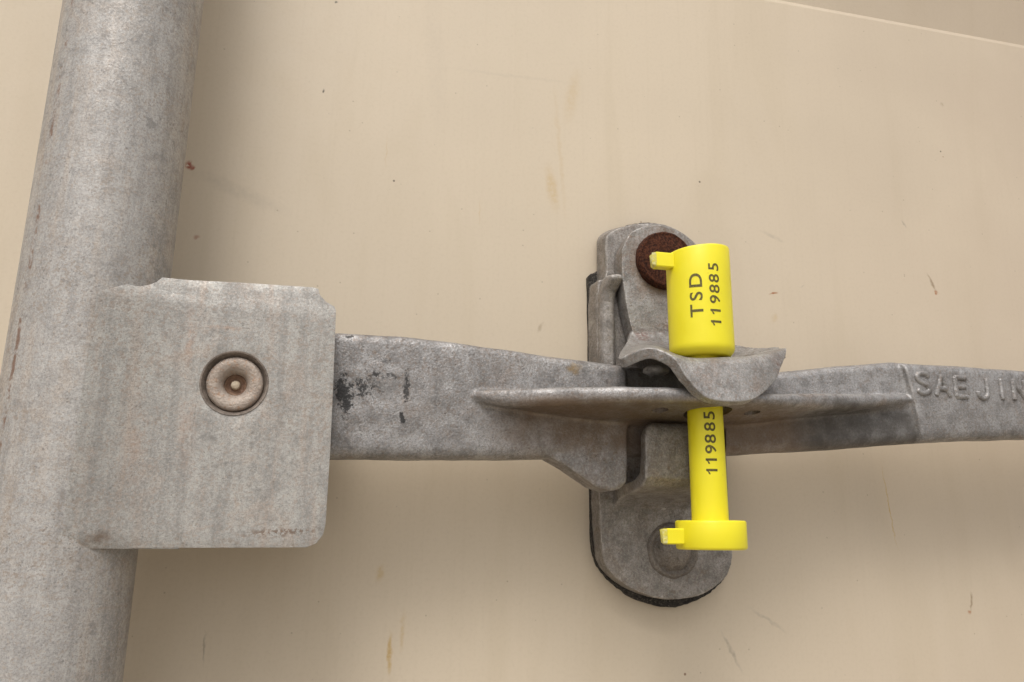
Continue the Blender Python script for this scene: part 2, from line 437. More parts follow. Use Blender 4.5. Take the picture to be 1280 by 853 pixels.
# ------------------------------------------------------------------ materials
def make_wall_material():
    n = Nodes("beige container paint")
    base = (0.575, 0.487, 0.373)
    big = n.noise(9, 4, 0.5)
    col = n.mix(n.step(big, 0.35, 0.65), tuple(c * 0.965 for c in base), tuple(min(1, c * 1.03) for c in base))
    st = n.noise(1.0, 4, 0.55, co=n.mapped(scale=(46, 1, 9)), distort=1.2)
    col = n.mix(n.step(st, 0.48, 0.75, 0.0, 0.22), col, (0.48, 0.395, 0.275))
    st2 = n.noise(1.0, 3, 0.5, co=n.mapped(scale=(700, 1, 9), loc=(4, 0, 2)))
    col = n.mix(n.step(st2, 0.50, 0.75, 0.0, 0.07), col, (0.44, 0.36, 0.25))
    # colour turns pinker and duller towards the right of the door panel
    x = n.xyz()[0]
    right_tint = n.math('MULTIPLY', n.step(x, 0.02, 0.26, 0.0, 0.55), n.step(n.noise(16, 4, 0.6), 0.25, 0.65, 0.5, 1.0))
    col = n.mix(right_tint, col, (0.43, 0.34, 0.26))
    fine = n.noise(900, 3, 0.6)
    col = n.mix(n.step(fine, 0.45, 0.75, 0.0, 0.12), col, (0.40, 0.32, 0.22))
    # fly-speck dirt
    v = n.voronoi(105, co=n.mapped(scale=(1, 0.0, 1)))
    sep = n.new("ShaderNodeSeparateColor")
    n.put(sep.inputs[0], v.outputs['Color'])
    size = n.math('MULTIPLY', sep.outputs[1], 0.034)
    size = n.math('ADD', size, 0.004)
    dot = n.step(n.math('SUBTRACT', v.outputs['Distance'], size), 0.012, 0.0)
    dot = n.math('MULTIPLY', dot, n.step(sep.outputs[0], 0.62, 0.66))
    dcol = n.mix(n.step(sep.outputs[2], 0.5, 0.75), (0.06, 0.045, 0.03), (0.24, 0.10, 0.045))
    col = n.mix(n.math('MULTIPLY', dot, 0.75), col, dcol)
    v2 = n.voronoi(300, co=n.mapped(scale=(1, 0.0, 1), loc=(3, 0, 1)))
    sep2 = n.new("ShaderNodeSeparateColor")
    n.put(sep2.inputs[0], v2.outputs['Color'])
    dot2 = n.math('MULTIPLY', n.step(v2.outputs['Distance'], 0.10, 0.05), n.step(sep2.outputs[0], 0.80, 0.84))
    col = n.mix(n.math('MULTIPLY', dot2, 0.35), col, (0.15, 0.11, 0.07))
    # single marks: rust runs, scuffs, chips
    tone = {'Y': (0.46, 0.30, 0.10), 'B': (0.22, 0.15, 0.085), 'R': (0.30, 0.095, 0.02), 'r': (0.26, 0.05, 0.025),
            'G': (0.30, 0.255, 0.205), 'K': (0.05, 0.04, 0.03)}
    wp = n.warp(0.0022, 330)
    brk = n.noise(520, 4, 0.7)
    for mx, mz, rx, rz, ang, kind, s in MARKS:
        e = n.ellipse(mx, mz, rx, rz, ang, 0.15, wp)
        if kind in 'rR':
            e = n.math('MULTIPLY', e, n.step(brk, 0.40, 0.50))
        elif kind in 'GYB':
            e = n.math('MULTIPLY', e, n.step(brk, 0.30, 0.62, 0.35, 1.0))
        col = n.mix(n.math('MULTIPLY', e, s), col, tone[kind])
    h = n.math('ADD', n.noise(260, 4, 0.6), n.math('MULTIPLY', n.noise(1400, 2, 0.5), 0.35))
    nr = n.bump(h, 0.00006, 0.6)
    r = n.step(n.noise(120, 3, 0.6), 0.3, 0.7, 0.42, 0.58)
    return n.finish(col, r, nr, spec=0.35)


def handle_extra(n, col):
    # black rubbed-off marks beside the bracket, an ochre rust spot, shade painted under the rib, dirty right half
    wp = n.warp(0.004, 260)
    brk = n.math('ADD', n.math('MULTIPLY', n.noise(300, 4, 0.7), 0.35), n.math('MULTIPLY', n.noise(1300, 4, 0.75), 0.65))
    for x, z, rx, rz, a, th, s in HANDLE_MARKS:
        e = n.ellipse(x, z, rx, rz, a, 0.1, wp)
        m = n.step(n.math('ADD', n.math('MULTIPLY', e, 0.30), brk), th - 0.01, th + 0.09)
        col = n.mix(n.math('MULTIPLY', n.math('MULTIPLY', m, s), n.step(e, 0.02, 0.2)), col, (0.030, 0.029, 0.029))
    e = n.math('MULTIPLY', n.ellipse(10.5, -13.6, 3.2, 2.2, 0, 0.1, wp), n.step(brk, 0.3, 0.6, 0.3, 1))
    col = n.mix(n.math('MULTIPLY', e, 0.75), col, (0.29, 0.19, 0.075))
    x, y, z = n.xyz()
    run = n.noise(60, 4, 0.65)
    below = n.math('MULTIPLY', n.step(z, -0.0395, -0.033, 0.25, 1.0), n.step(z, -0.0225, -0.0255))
    rib_shade = n.math('MULTIPLY', below, n.math('MULTIPLY', n.step(x, -0.018, 0.0), n.step(x, 0.112, 0.07)))
    col = n.mix(n.math('MULTIPLY', rib_shade, n.step(run, 0.30, 0.62, 0.35, 0.85)), col, (0.165, 0.112, 0.073))  # brown grime deepened to paint in the shade under the rib
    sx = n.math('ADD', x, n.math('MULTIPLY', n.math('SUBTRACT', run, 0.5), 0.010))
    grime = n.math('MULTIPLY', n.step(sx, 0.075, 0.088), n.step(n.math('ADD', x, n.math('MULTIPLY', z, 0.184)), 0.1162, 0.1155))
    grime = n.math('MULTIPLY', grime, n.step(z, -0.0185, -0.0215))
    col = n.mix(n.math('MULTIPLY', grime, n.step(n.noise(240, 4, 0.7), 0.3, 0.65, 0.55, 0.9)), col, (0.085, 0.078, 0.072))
    return col


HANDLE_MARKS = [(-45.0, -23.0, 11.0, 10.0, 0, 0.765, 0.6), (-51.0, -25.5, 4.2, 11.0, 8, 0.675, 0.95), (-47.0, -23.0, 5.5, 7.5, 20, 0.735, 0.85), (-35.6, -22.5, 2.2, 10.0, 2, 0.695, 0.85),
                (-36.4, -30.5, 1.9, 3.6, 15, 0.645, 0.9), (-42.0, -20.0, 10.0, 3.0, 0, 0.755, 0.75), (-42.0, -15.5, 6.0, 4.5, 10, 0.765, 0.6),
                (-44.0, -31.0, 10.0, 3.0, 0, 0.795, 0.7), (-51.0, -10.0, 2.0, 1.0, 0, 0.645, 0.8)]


def hasp_extra(n, col):
    # rust bled out of the rivet, and red-brown freckles on the neck and the lip
    wp = n.warp(0.004, 220)
    brk = n.noise(700, 4, 0.7)
    e = n.ellipse(RUST[0], RUST[2] - 1.0, 14.0, 14.5, 0, 0.45, wp)
    col = n.mix(n.math('MULTIPLY', e, n.step(brk, 0.3, 0.65, 0.45, 0.9)), col, (0.215, 0.125, 0.068))
    for x, z, rx, rz, s in ((37, 0.5, 5, 3.5, 0.8), (45, 4, 9, 5, 0.45), (64, -12.5, 4, 5, 0.6), (30, -11.5, 3.0, 1.2, 0.6)):
        e = n.ellipse(x, z, rx, rz, 0, 0.0, wp)
        col = n.mix(n.math('MULTIPLY', n.math('MULTIPLY', e, s), n.step(brk, 0.42, 0.56)), col, (0.135, 0.062, 0.045))
    return col


def bar_extra(n, col):
    # the rusty line of the pipe's weld and a few dark knocks
    x, y, z = n.xyz()
    wob = n.math('MULTIPLY', n.math('SUBTRACT', n.noise(300, 3, 0.6), 0.5), 0.0012)
    d = n.math('ABSOLUTE', n.math('ADD', n.math('ADD', x, 0.0108 - BAR_XZ[0] * MM), wob))
    ln = n.math('MULTIPLY', n.step(d, 0.0006, 0.0002), n.step(n.noise(120, 4, 0.8), 0.44, 0.56))
    front = n.step(y, -0.032, -0.035)
    col = n.mix(n.math('MULTIPLY', n.math('MULTIPLY', ln, front), 0.8), col, (0.17, 0.085, 0.05))
    ring = n.noise(1.0, 3, 0.6, co=n.mapped(scale=(60, 60, 700)))
    col = n.mix(n.step(ring, 0.55, 0.75, 0.0, 0.16), col, (0.33, 0.24, 0.17))
    return col


def bracket_extra(n, col):
    # rust freckles along the lower edge of the plate and orange runs by the weld
    brk = n.noise(1100, 3, 0.65)
    e = n.math('MULTIPLY', n.ellipse(-100.5, -60.3, 4.0, 2.0, 12, 0.0, n.warp(0.002, 300)), n.step(n.noise(600, 4, 0.7), 0.3, 0.55, 0.4, 1.0))
    col = n.mix(n.math('MULTIPLY', e, 0.75), col, (0.13, 0.082, 0.05))  # shadowy pit at the weld's lower corner, painted as dark colour
    e = n.ellipse(-63.5, -59.0, 11.5, 1.5, 4, 0.3, n.warp(0.0016, 420))
    m = n.math('MULTIPLY', e, n.step(brk, 0.47, 0.54))
    col = n.mix(n.math('MULTIPLY', m, 0.7), col, (0.12, 0.062, 0.03))
    for x, z, rx, rz, s in ((-87.5, -14, 1.6, 9, 0.42), (-86, -35, 3.0, 16, 0.22), (-96, -40, 3.0, 20, 0.22), (-80, -12, 10, 0.8, 0.25)):
        e = n.ellipse(x, z, rx, rz, 3, 0.0, n.warp(0.003, 160))
        col = n.mix(n.math('MULTIPLY', n.math('MULTIPLY', e, s), n.step(n.noise(260, 4, 0.7), 0.35, 0.6)), col, (0.42, 0.22, 0.12))
    return col


BAR_AT = (BAR_XZ[0], BAR_XZ[1], -30.0)
HANDLE_AT = (BRACKET_RIVET[0], -30.0, BRACKET_RIVET[2])
KEEPER_AT = (46.0, 0.0, -20.0)
HASP_AT = (RUST[0], -10.0, RUST[2])
M_WALL = make_wall_material()
M_BAR = weathered_zinc("galvanised bar", (0.468, 0.448, 0.425), (0.365, 0.348, 0.332), (0.43, 0.345, 0.270), (0.11, 0.10, 0.095),
                       warm_amt=0.50, extra=bar_extra, origin=BAR_AT, metal=0.22)
M_BRACKET = weathered_zinc("galvanised bracket", (0.420, 0.405, 0.375), (0.335, 0.320, 0.300), (0.42, 0.32, 0.25), (0.13, 0.11, 0.09),
                           warm_amt=0.45, pit_amt=0.4, extra=bracket_extra, origin=BAR_AT, metal=0.22)
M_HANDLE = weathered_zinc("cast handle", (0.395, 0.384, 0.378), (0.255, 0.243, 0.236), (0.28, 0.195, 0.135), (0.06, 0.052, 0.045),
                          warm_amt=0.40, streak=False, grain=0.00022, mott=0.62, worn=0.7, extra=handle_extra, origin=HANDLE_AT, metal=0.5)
M_KEEPER = weathered_zinc("cast keeper", (0.375, 0.350, 0.324), (0.235, 0.214, 0.195), (0.23, 0.165, 0.115), (0.045, 0.038, 0.032),
                          warm_amt=0.45, streak=False, grain=0.00026, mott=0.65, worn=0.7, metal=0.35)
M_DIRTY = weathered_zinc("dirty rivet boss", (0.285, 0.252, 0.220), (0.125, 0.107, 0.091), (0.17, 0.12, 0.08), (0.03, 0.025, 0.02),
                          warm_amt=0.5, streak=False, grain=0.0003, metal=0.05)
M_HASP = weathered_zinc("cast hasp", (0.410, 0.395, 0.380), (0.275, 0.262, 0.248), (0.30, 0.20, 0.14), (0.055, 0.045, 0.04),
                        warm_amt=0.50, streak=False, grain=0.00026, mott=0.65, worn=0.7, metal=0.45, extra=hasp_extra, origin=HASP_AT)


def simple_material(name, a, b, scale, rough, grain, metal=0.0, spec=0.4, c=None):
    n = Nodes(name)
    f = n.noise(scale, 5, 0.65)
    col = n.mix(n.step(f, 0.35, 0.65), a, b)
    if c:
        col = n.mix(n.step(n.noise(scale * 2.7, 4, 0.7, co=n.mapped(loc=(1, 2, 3))), 0.52, 0.68, 0, 0.8), col, c)
    nr = n.bump(n.math('ADD', f, n.noise(scale * 4, 3, 0.6)), grain, 0.9)
    return n.finish(col, rough, nr, metal=metal, spec=spec)


M_GASKET = simple_material("crumbly sealant", (0.020, 0.018, 0.016), (0.060, 0.052, 0.044), 700, 0.85, 0.0006, c=(0.20, 0.175, 0.15))
M_GROUND = simple_material("bounce ground", (0.32, 0.285, 0.235), (0.40, 0.36, 0.30), 3, 0.85, 0.002)  # for the unseen ground added as upward fill
M_RUST = simple_material("rusty rivet", (0.030, 0.011, 0.007), (0.155, 0.050, 0.024), 1500, 0.75, 0.0007, spec=0.2, c=(0.018, 0.011, 0.010))
M_RIVET = simple_material("brown galvanised rivet", (0.300, 0.245, 0.205), (0.385, 0.325, 0.275), 450, 0.55, 0.0002, metal=0.25,
                          c=(0.33, 0.20, 0.125))
M_RIVET_DARK = simple_material("rivet recess", (0.13, 0.105, 0.085), (0.22, 0.18, 0.15), 350, 0.6, 0.0002, c=(0.09, 0.065, 0.05))
M_RIVET_CORE = simple_material("rivet hole lining", (0.15, 0.080, 0.048), (0.24, 0.145, 0.090), 500, 0.55, 0.0002)
M_RIVET_TIP = simple_material("rivet pin tip", (0.42, 0.34, 0.24), (0.50, 0.42, 0.32), 700, 0.5, 0.0001)
M_INK = simple_material("dark print", (0.060, 0.048, 0.012), (0.13, 0.105, 0.02), 1500, 0.6, 0.00002, c=(0.24, 0.20, 0.02))
M_BROKEN = simple_material("broken plastic", (0.74, 0.70, 0.38), (0.72, 0.62, 0.06), 900, 0.5, 0.0004)


def make_plastic():
    n = Nodes("yellow plastic")
    f = n.noise(90, 3, 0.5)
    col = n.mix(n.step(f, 0.3, 0.7), (0.79, 0.685, 0.018), (0.82, 0.72, 0.026))
    col = n.mix(n.step(n.noise(600, 3, 0.7), 0.66, 0.74, 0, 0.25), col, (0.55, 0.42, 0.05))
    nr = n.bump(n.math('ADD', n.noise(160, 2, 0.5), n.math('MULTIPLY', n.noise(1800, 2, 0.5), 0.12)), 0.00008, 0.5)
    m = n.finish(col, 0.38, nr, spec=0.45)
    n.bsdf.inputs['Subsurface Weight'].default_value = 0.15
    n.bsdf.inputs['Subsurface Radius'].default_value = (0.0015, 0.0012, 0.0003)
    n.bsdf.inputs['Subsurface Scale'].default_value = 1.0
    return m


M_YELLOW = make_plastic()

# ------------------------------------------------------------------ the container door
bm = bmesh.new()
prof = [(0.0, -900.0), (0.0, SEAM_Z - 0.9), (0.4, SEAM_Z + 0.7), (-7.0, SEAM_Z + 42), (-7.0, SEAM_Z + 260), (0.0, SEAM_Z + 302), (0.0, 1300.0)]
xs = [-620, -300, -100, 0, 100, 300, 640]
back = 30.0
loft(bm, [[(x, y, z) for y, z in prof] + [(x, back, 1300.0), (x, back, -900.0)] for x in xs])
door = from_bm("container_door", bm, M_WALL, None, smooth=False)
door['kind'] = 'structure'
door['label'] = "beige painted steel container door with rust specks and a horizontal fold at top"

# unseen ground well below the picture, added to bounce warm light upwards
bm = bmesh.new()
slab(bm, [(-30000, -1260), (30000, -1260), (30000, -1150), (-30000, -1150)], -30000, 30000)
ground = from_bm("ground", bm, M_GROUND, None, smooth=False)
ground['kind'] = 'structure'
ground['label'] = "unseen grey ground sheet added to bounce light upwards"

# ------------------------------------------------------------------ locking bar with its welded handle bracket
BX, BY, BR = BAR_XZ[0], BAR_XZ[1], 16.4
bar = thing("locking_bar", "thick grey galvanised upright locking bar with welded square bracket plate", "locking bar", BAR_AT)
bm = bmesh.new()
rings = []
for i in range(0, 240):
    z = -700 + i * 1500 / 239
    rings.append([(BX + BR * math.cos(2 * math.pi * k / 72), BY + BR * math.sin(2 * math.pi * k / 72), z) for k in range(72)])
loft(bm, rings)
tube = from_bm("bar_tube", bm, M_BAR, bar, origin=BAR_AT)



def plate_mesh(y_front, thick, front):
    """sheet plate cut from the bracket outline; its top strip leans back and its left side bends towards the bar"""
    bm = bmesh.new()
    bm.faces.new([bm.verts.new((x, y_front, z)) for x, z in BRACKET])
    for z in [-3 - 1.2 * k for k in range(6)] + [-16, -24, -32, -40, -48, -56, -60]:
        bmesh.ops.bisect_plane(bm, geom=bm.verts[:] + bm.edges[:] + bm.faces[:], plane_co=(0, 0, z), plane_no=(0, 0, 1))
    for x in [-104 + 2 * k for k in range(12)] + [-76, -68, -62, -58]:
        bmesh.ops.bisect_plane(bm, geom=bm.verts[:] + bm.edges[:] + bm.faces[:], plane_co=(x, 0, 0), plane_no=(1, 0, 0))
    r = bmesh.ops.extrude_face_region(bm, geom=bm.faces[:])
    for v in [g for g in r['geom'] if isinstance(g, bmesh.types.BMVert)]:
        v.co.y += thick
    if front:
        for v in bm.verts:
            v.co.y += 0.14 * max(0.0, v.co.z + 7.0)
            s = max(0.0, min(1.0, (-87 - v.co.x) / 11.0))
            v.co.y -= 1.4 * s * s * (3 - 2 * s)
    return bm


def cut(o, bm):
    """subtract the closed shapes in bm (world mm) from o; the cutter does not stay in the scene"""
    c = from_bm("cutter", bm)
    c.location = -o.parent.location if o.parent else (0, 0, 0)
    m = o.modifiers.new("cut", 'BOOLEAN')
    m.operation, m.object, m.solver = 'DIFFERENCE', c, 'EXACT'
    c.matrix_world = Matrix.Translation((0, 0, 0))
    bpy.context.view_layer.update()
    me = bpy.data.meshes.new_from_object(o.evaluated_get(bpy.context.evaluated_depsgraph_get()))
    old = o.data
    o.modifiers.clear()
    o.data = me
    me.name = o.name
    bpy.data.meshes.remove(old)
    cm = c.data
    bpy.data.objects.remove(c)
    bpy.data.meshes.remove(cm)


def edge_split_shade(o, deg=35):
    """smooth shading with hard edges above an angle"""
    me = o.data
    for p in me.polygons:
        p.use_smooth = True
    bm = bmesh.new()
    bm.from_mesh(me)
    for e in bm.edges:
        e.smooth = not (len(e.link_faces) == 2 and e.calc_face_angle(0) > math.radians(deg))
    bm.to_mesh(me)
    bm.free()


def casting(o, voxel, it, amount, size, seed, factor=0.5):
    modded(o, [('REMESH', dict(mode='VOXEL', voxel_size=voxel * MM)), ('SMOOTH', dict(factor=factor, iterations=it))])
    rough_up(o, amount, size, seed)


plate = from_bm("bracket_plate", plate_mesh(-42.0, 4.2, True), M_BRACKET, bar, origin=BAR_AT)
RX, RY, RZ = BRACKET_RIVET
bm = bmesh.new()
lathe(bm, [(0, -6), (7.4, -6), (7.4, 9), (0, 9)], (RX, RY, RZ), seg=64)
cut(plate, bm)
modded(plate, [('BEVEL', dict(width=0.55 * MM, segments=3, limit_method='ANGLE', angle_limit=math.radians(40)))])
edge_split_shade(plate, 50)
rear = from_bm("rear_plate", plate_mesh(-22.5, 4.2, False), M_BRACKET, bar, origin=BAR_AT)
modded(rear, [('BEVEL', dict(width=0.5 * MM, segments=2, limit_method='ANGLE', angle_limit=math.radians(40)))])
edge_split_shade(rear, 50)

# weld: a smooth run of metal from the pipe to the plate
bm = bmesh.new()
rings = []
for i in range(60):
    z = -4.2 - i * 58.6 / 59
    endt = 1.0
    rnd = (0.0, 0.12, 0.35, 0.8)[max(0, i - 56, 3 - i)]
    wob = 0.5 * noise.noise(Vector((0, 3.1, z / 5.0)))
    a = Vector((BX + 4.5 + wob, BY - math.sqrt(BR * BR - (4.5 + wob) ** 2) - 0.04))
    b = Vector((BX + 11.8, BY - 12.0))
    e = Vector((BX + 27.0 + 0.8 * wob, -42.06))
    lift = 0.14 * max(0.0, z + 7.0)
    ax = 4.5 + wob
    p1 = a + Vector((math.sqrt(BR * BR - ax * ax), ax)) / BR * 7.0
    p2 = e + Vector((-10.0, 0.0))
    pts = []
    for k in range(13):
        t = k / 12
        q = a * (1 - t) ** 3 + p1 * (3 * t * (1 - t) ** 2) + p2 * (3 * t * t * (1 - t)) + e * t ** 3
        base = b + (q - b) * (0.1 + 0.9 * math.sin(endt * math.pi / 2))
        pts.append((base.x, base.y + lift * t + rnd * (1 - 0.7 * t), z))
    pts += [(BX + 12 + 8 * endt, -40.5 + lift, z), (BX + 11, -40.6, z), (BX + 10 - 5 * endt, BY - 12.2, z)]
    rings.append(pts)
loft(bm, rings)
weld = from_bm("weld_seam", bm, M_BRACKET, bar, origin=BAR_AT)
edge_split_shade(weld, 60)

bm = bmesh.new()
lathe(bm, [(0.0, 4.0), (2.47, 4.0), (2.56, 2.6), (2.84, 1.8), (3.39, 1.15), (4.12, 0.75), (4.76, 0.6), (5.49, 0.6), (6.04, 0.75), (6.36, 1.05), (6.45, 1.6), (6.45, 4.6), (0.0, 4.6)],
      (RX, RY, RZ), seg=64)
rivet = from_bm("rivet", bm, M_RIVET, bar, origin=BAR_AT)
edge_split_shade(rivet, 50)
bm = bmesh.new()
lathe(bm, [(6.22, 2.0), (6.5, 1.9), (6.77, 1.4), (7.14, 0.4), (7.32, -0.12), (7.64, -0.2), (7.82, 0.25), (7.69, 5.0), (6.22, 5.0)], (RX, RY, RZ), seg=64, ring_only=True)
o = from_bm("countersunk_ring", bm, M_RIVET_DARK, rivet, origin=BAR_AT)
edge_split_shade(o, 50)
bm = bmesh.new()
lathe(bm, [(0.0, 3.8), (1.46, 3.75), (2.1, 3.5), (2.54, 2.9), (2.54, 4.4), (0.0, 4.4)], (RX, RY, RZ), seg=40)
from_bm("rivet_hole", bm, M_RIVET_CORE, rivet, origin=BAR_AT)
bm = bmesh.new()
lathe(bm, [(0.0, 2.5), (0.78, 2.55), (1.05, 2.9), (1.14, 4.1), (0.0, 4.1)], (RX, RY, RZ), seg=24)
from_bm("rivet_tip", bm, M_RIVET_TIP, rivet, origin=BAR_AT)

# ------------------------------------------------------------------ cast door handle lying across the door
handle = thing("door_handle", "long cast grey steel door handle with ribbed middle and raised maker lettering", "door handle", HANDLE_AT)
bm = bmesh.new()
L = [list(s) for s in LEVER]
L[7][0], L[8][0] = 26.75, 27.05              # the notch for the catch starts and ends square
L[10][0], L[11][0] = 56.4, 56.7
L[15][0], L[16][0] = 119.2, 119.8
rings = []
for i, (x, zt, zb, yf) in enumerate(L):
    yb = min(yf + 9.0, -18.8)
    sh = 2.0 if i in (15, 16) else 0.0
    h = zt - zb
    sec = [(yf + 2.2, zt), (yf + 0.6, zt - 0.7), (yf, zt - 2.2), (yf - 0.25, zt - h * 0.33), (yf - 0.3, zt - h * 0.66), (yf, zb + 2.4),
           (yf + 0.7, zb + 0.8), (yf + 2.4, zb), (yb - 1, zb), (yb, zb + 1), (yb, zt - 1), (yb - 1, zt)]
    rings.append([(x - sh + 2 * sh * (zt - z) / h, y, z) for y, z in sec])
loft(bm, rings)
slab(bm, TAB, -28.4, -18.8)
rings = []
for x, zt, zb, yf, zr in RIB:
    w = max(0.8, (-27 - yf) / 20)
    rings.append([(x, -20.5, zt + 0.2), (x, yf + 1.6, zt), (x, yf + 0.5, zt - 0.4), (x, yf, zt - 1.4), (x, yf + 0.1, zb + 1.1), (x, yf + 0.9, zb + 0.15),
                  (x, yf + 2.0, zb - 0.15), (x, yf * 0.6 - 27 * 0.4, zb * 0.66 + zr * 0.34 + 0.1), (x, -28.6, zr + 0.2), (x, -27.2, zr - 0.6), (x, -20.5, zr - 0.9)])
cols = [catmull([r[k] for r in rings], 6) for k in range(11)]
loft(bm, [[c[i] for c in cols] for i in range(len(cols[0]))])
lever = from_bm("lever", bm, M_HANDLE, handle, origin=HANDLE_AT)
casting(lever, 0.5, 3, 0.14, 9.0, 1)
bm = bmesh.new()
lathe(bm, [(0, -9), (6.5, -9), (6.5, 9), (0, 9)], (SEAL[0], SEAL[1], -24), axis='z', seg=40)
lathe(bm, [(0, -6), (2.3, -6), (2.3, 3.0), (0, 3.4)], HOLE1, axis='z', seg=24)
lathe(bm, [(0, -6), (2.3, -6), (2.3, 3.0), (0, 3.4)], HOLE2, axis='z', seg=24)
cut(lever, bm)
edge_split_shade(lever, 45)

STROKES = {
    'S': [[(2.1, 2.2), (1.2, 3.05), (-0.4, 3.15), (-1.75, 2.5), (-1.8, 1.2), (-0.8, 0.4), (0.9, -0.3), (2.0, -1.2), (1.9, -2.4), (0.6, -3.1), (-0.9, -3.1), (-2.2, -2.2)]],
    'A': [[(-2.5, -3.1), (-1.2, 0.1), (0, 3.2), (1.2, 0.1), (2.5, -3.1)], [(-1.6, -1.0), (0, -1.0), (1.6, -1.0)]],
    'E': [[(2.1, 3.0), (-1.9, 3.0), (-1.9, 0), (-1.9, -3.0), (2.2, -3.0)], [(-1.9, 0.1), (1.6, 0.1)]],
    'J': [[(1.6, 3.1), (1.6, 0), (1.5, -1.7), (0.7, -2.9), (-0.7, -3.1), (-1.9, -2.3), (-2.1, -1.2)]],
    'I': [[(0, 3.1), (0, 0), (0, -3.1)]],
    'N': [[(-2.2, -3.1), (-2.2, 3.1), (0, 0), (2.2, -3.1), (2.2, 3.1)]],
}
for ch, x, y, z, w in LETTERS:
    bm = bmesh.new()
    for path in STROKES[ch]:
        pts = catmull([(a, c, 0) for a, c in path], 4) if ch in 'SJ' else [Vector((a, c, 0)) for a, c in path]
        # one half-round ridge per straight run
        for p, q in zip(pts, pts[1:]):
            d = (q - p).normalized()
            side = Vector((-d.y, d.x, 0))
            ends = []
            for c, k in ((p - d * 0.35, 0.55), (p, 1.0), (q, 1.0), (q + d * 0.35, 0.55)):
                ring = []
                for a in range(10):
                    an = 2 * math.pi * a / 10
                    s2 = c + side * math.cos(an) * 0.92 * k
                    ring.append((x + s2.x, y - math.sin(an) * 1.0 * k, z + s2.y))
                ends.append(ring)
            loft(bm, ends)
    o = from_bm("raised_letter", bm, M_HANDLE, handle, origin=HANDLE_AT)
    modded(o, [('REMESH', dict(mode='VOXEL', voxel_size=0.16 * MM)), ('SMOOTH', dict(factor=0.5, iterations=3))])
    rough_up(o, 0.07, 1.5, 9)

# ------------------------------------------------------------------ keeper plate riveted to the door
keeper = thing("handle_keeper", "cast grey keeper plate with rounded ends fixed on the door behind the handle", "handle keeper", KEEPER_AT)
bm = bmesh.new()
front = [Vector(p) for p in smooth_outline(BASE, 4)]
wide = []
for k, p in enumerate(front):
    tg = (front[(k + 1) % len(front)] - front[k - 1]).normalized()
    wide.append(p + Vector((-tg.y, tg.x)) * (0.6 + 1.6 * max(0.0, tg.x * 1.0 if p.y > 22 else 0.0) if p.y > -35 else 0.0))
loft(bm, [[(p.x, -9.0, p.y) for p in front], [(p.x, -1.6, p.y) for p in wide]])
o = from_bm("base_plate", bm, M_KEEPER, keeper, origin=KEEPER_AT)
casting(o, 0.5, 4, 0.14, 6.0, 2)
bm = bmesh.new()
ztop = max(z for y, z in LUG)
loft(bm, [[(LUG_X[0] + dx, y, min(z, ztop - drop)) for y, z in LUG] for dx, drop in ((0.0, 3.8), (0.5, 2.3), (1.4, 1.0), (2.4, 0.35), (3.6, 0.0))] +
     [[(LUG_X[1] + dx, y, z) for y, z in LUG] for dx in (-2.0, -1, 0)])
o = from_bm("handle_catch", bm, M_KEEPER, keeper, origin=KEEPER_AT)
casting(o, 0.45, 7, 0.2, 3.5, 3)
bm = bmesh.new()
zs = max(z for x, z in STOP)
rings = []
for dz, xl, xr, yf in ((-34, 25.2, 30.0, -11.8), (-14, 25.2, 30.0, -11.9), (-8, 25.2, 29.8, -12.2), (-5.4, 25.3, 30.0, -12.9), (-3.4, 25.7, 30.8, -14.4),
                       (-1.6, 26.2, 31.5, -15.9), (-0.5, 26.6, 31.4, -16.0), (0.0, 27.2, 31.0, -15.0)):
    z = zs + dz
    rings.append([(xl, -6.0, z), (xl, yf + 1.6, z), (xl + 1.0, yf + 0.4, z), (xl + 2.2, yf, z + 0.2), (xr - 1.0, yf - 0.2, z + 0.2), (xr, yf + 0.6, z), (xr, -6.0, z)])
loft(bm, rings)
o = from_bm("stop_tab", bm, M_KEEPER, keeper, origin=KEEPER_AT)
casting(o, 0.4, 5, 0.12, 4.0, 4)
bm = bmesh.new()
lathe(bm, [(0, -3.4), (2.2, -3.3), (3.8, -2.8), (4.9, -1.9), (5.5, -0.9), (6.0, -0.25), (6.5, -0.5), (7.0, -1.0), (7.5, -0.85), (8.1, -0.1), (8.4, 0.4), (8.4, 1.5), (0, 1.5)], BOSS, seg=48)
o = from_bm("rivet", bm, M_DIRTY, keeper, origin=KEEPER_AT)
o['label'] = "flattened dirty rivet boss in a shallow ring"
rough_up(o, 0.22, 2.2, 5)
bm = bmesh.new()
G = smooth_outline(GASKET, 8)
gc = Vector((48, -17))
G2 = []
for x, z in G:
    d = (Vector((x, z)) - gc).normalized() * (0.35 * noise.noise(Vector((x / 1.3, z / 1.3, 0))) + 0.3 * noise.noise(Vector((x / 4, z / 4, 3))))
    G2.append((x + d.x, z + d.y))
slab(bm, G2, -2.3, 0.6)
o = from_bm("gasket", bm, M_GASKET, keeper, origin=KEEPER_AT)
o['label'] = "crumbly black sealing pad"
edge_split_shade(o, 60)

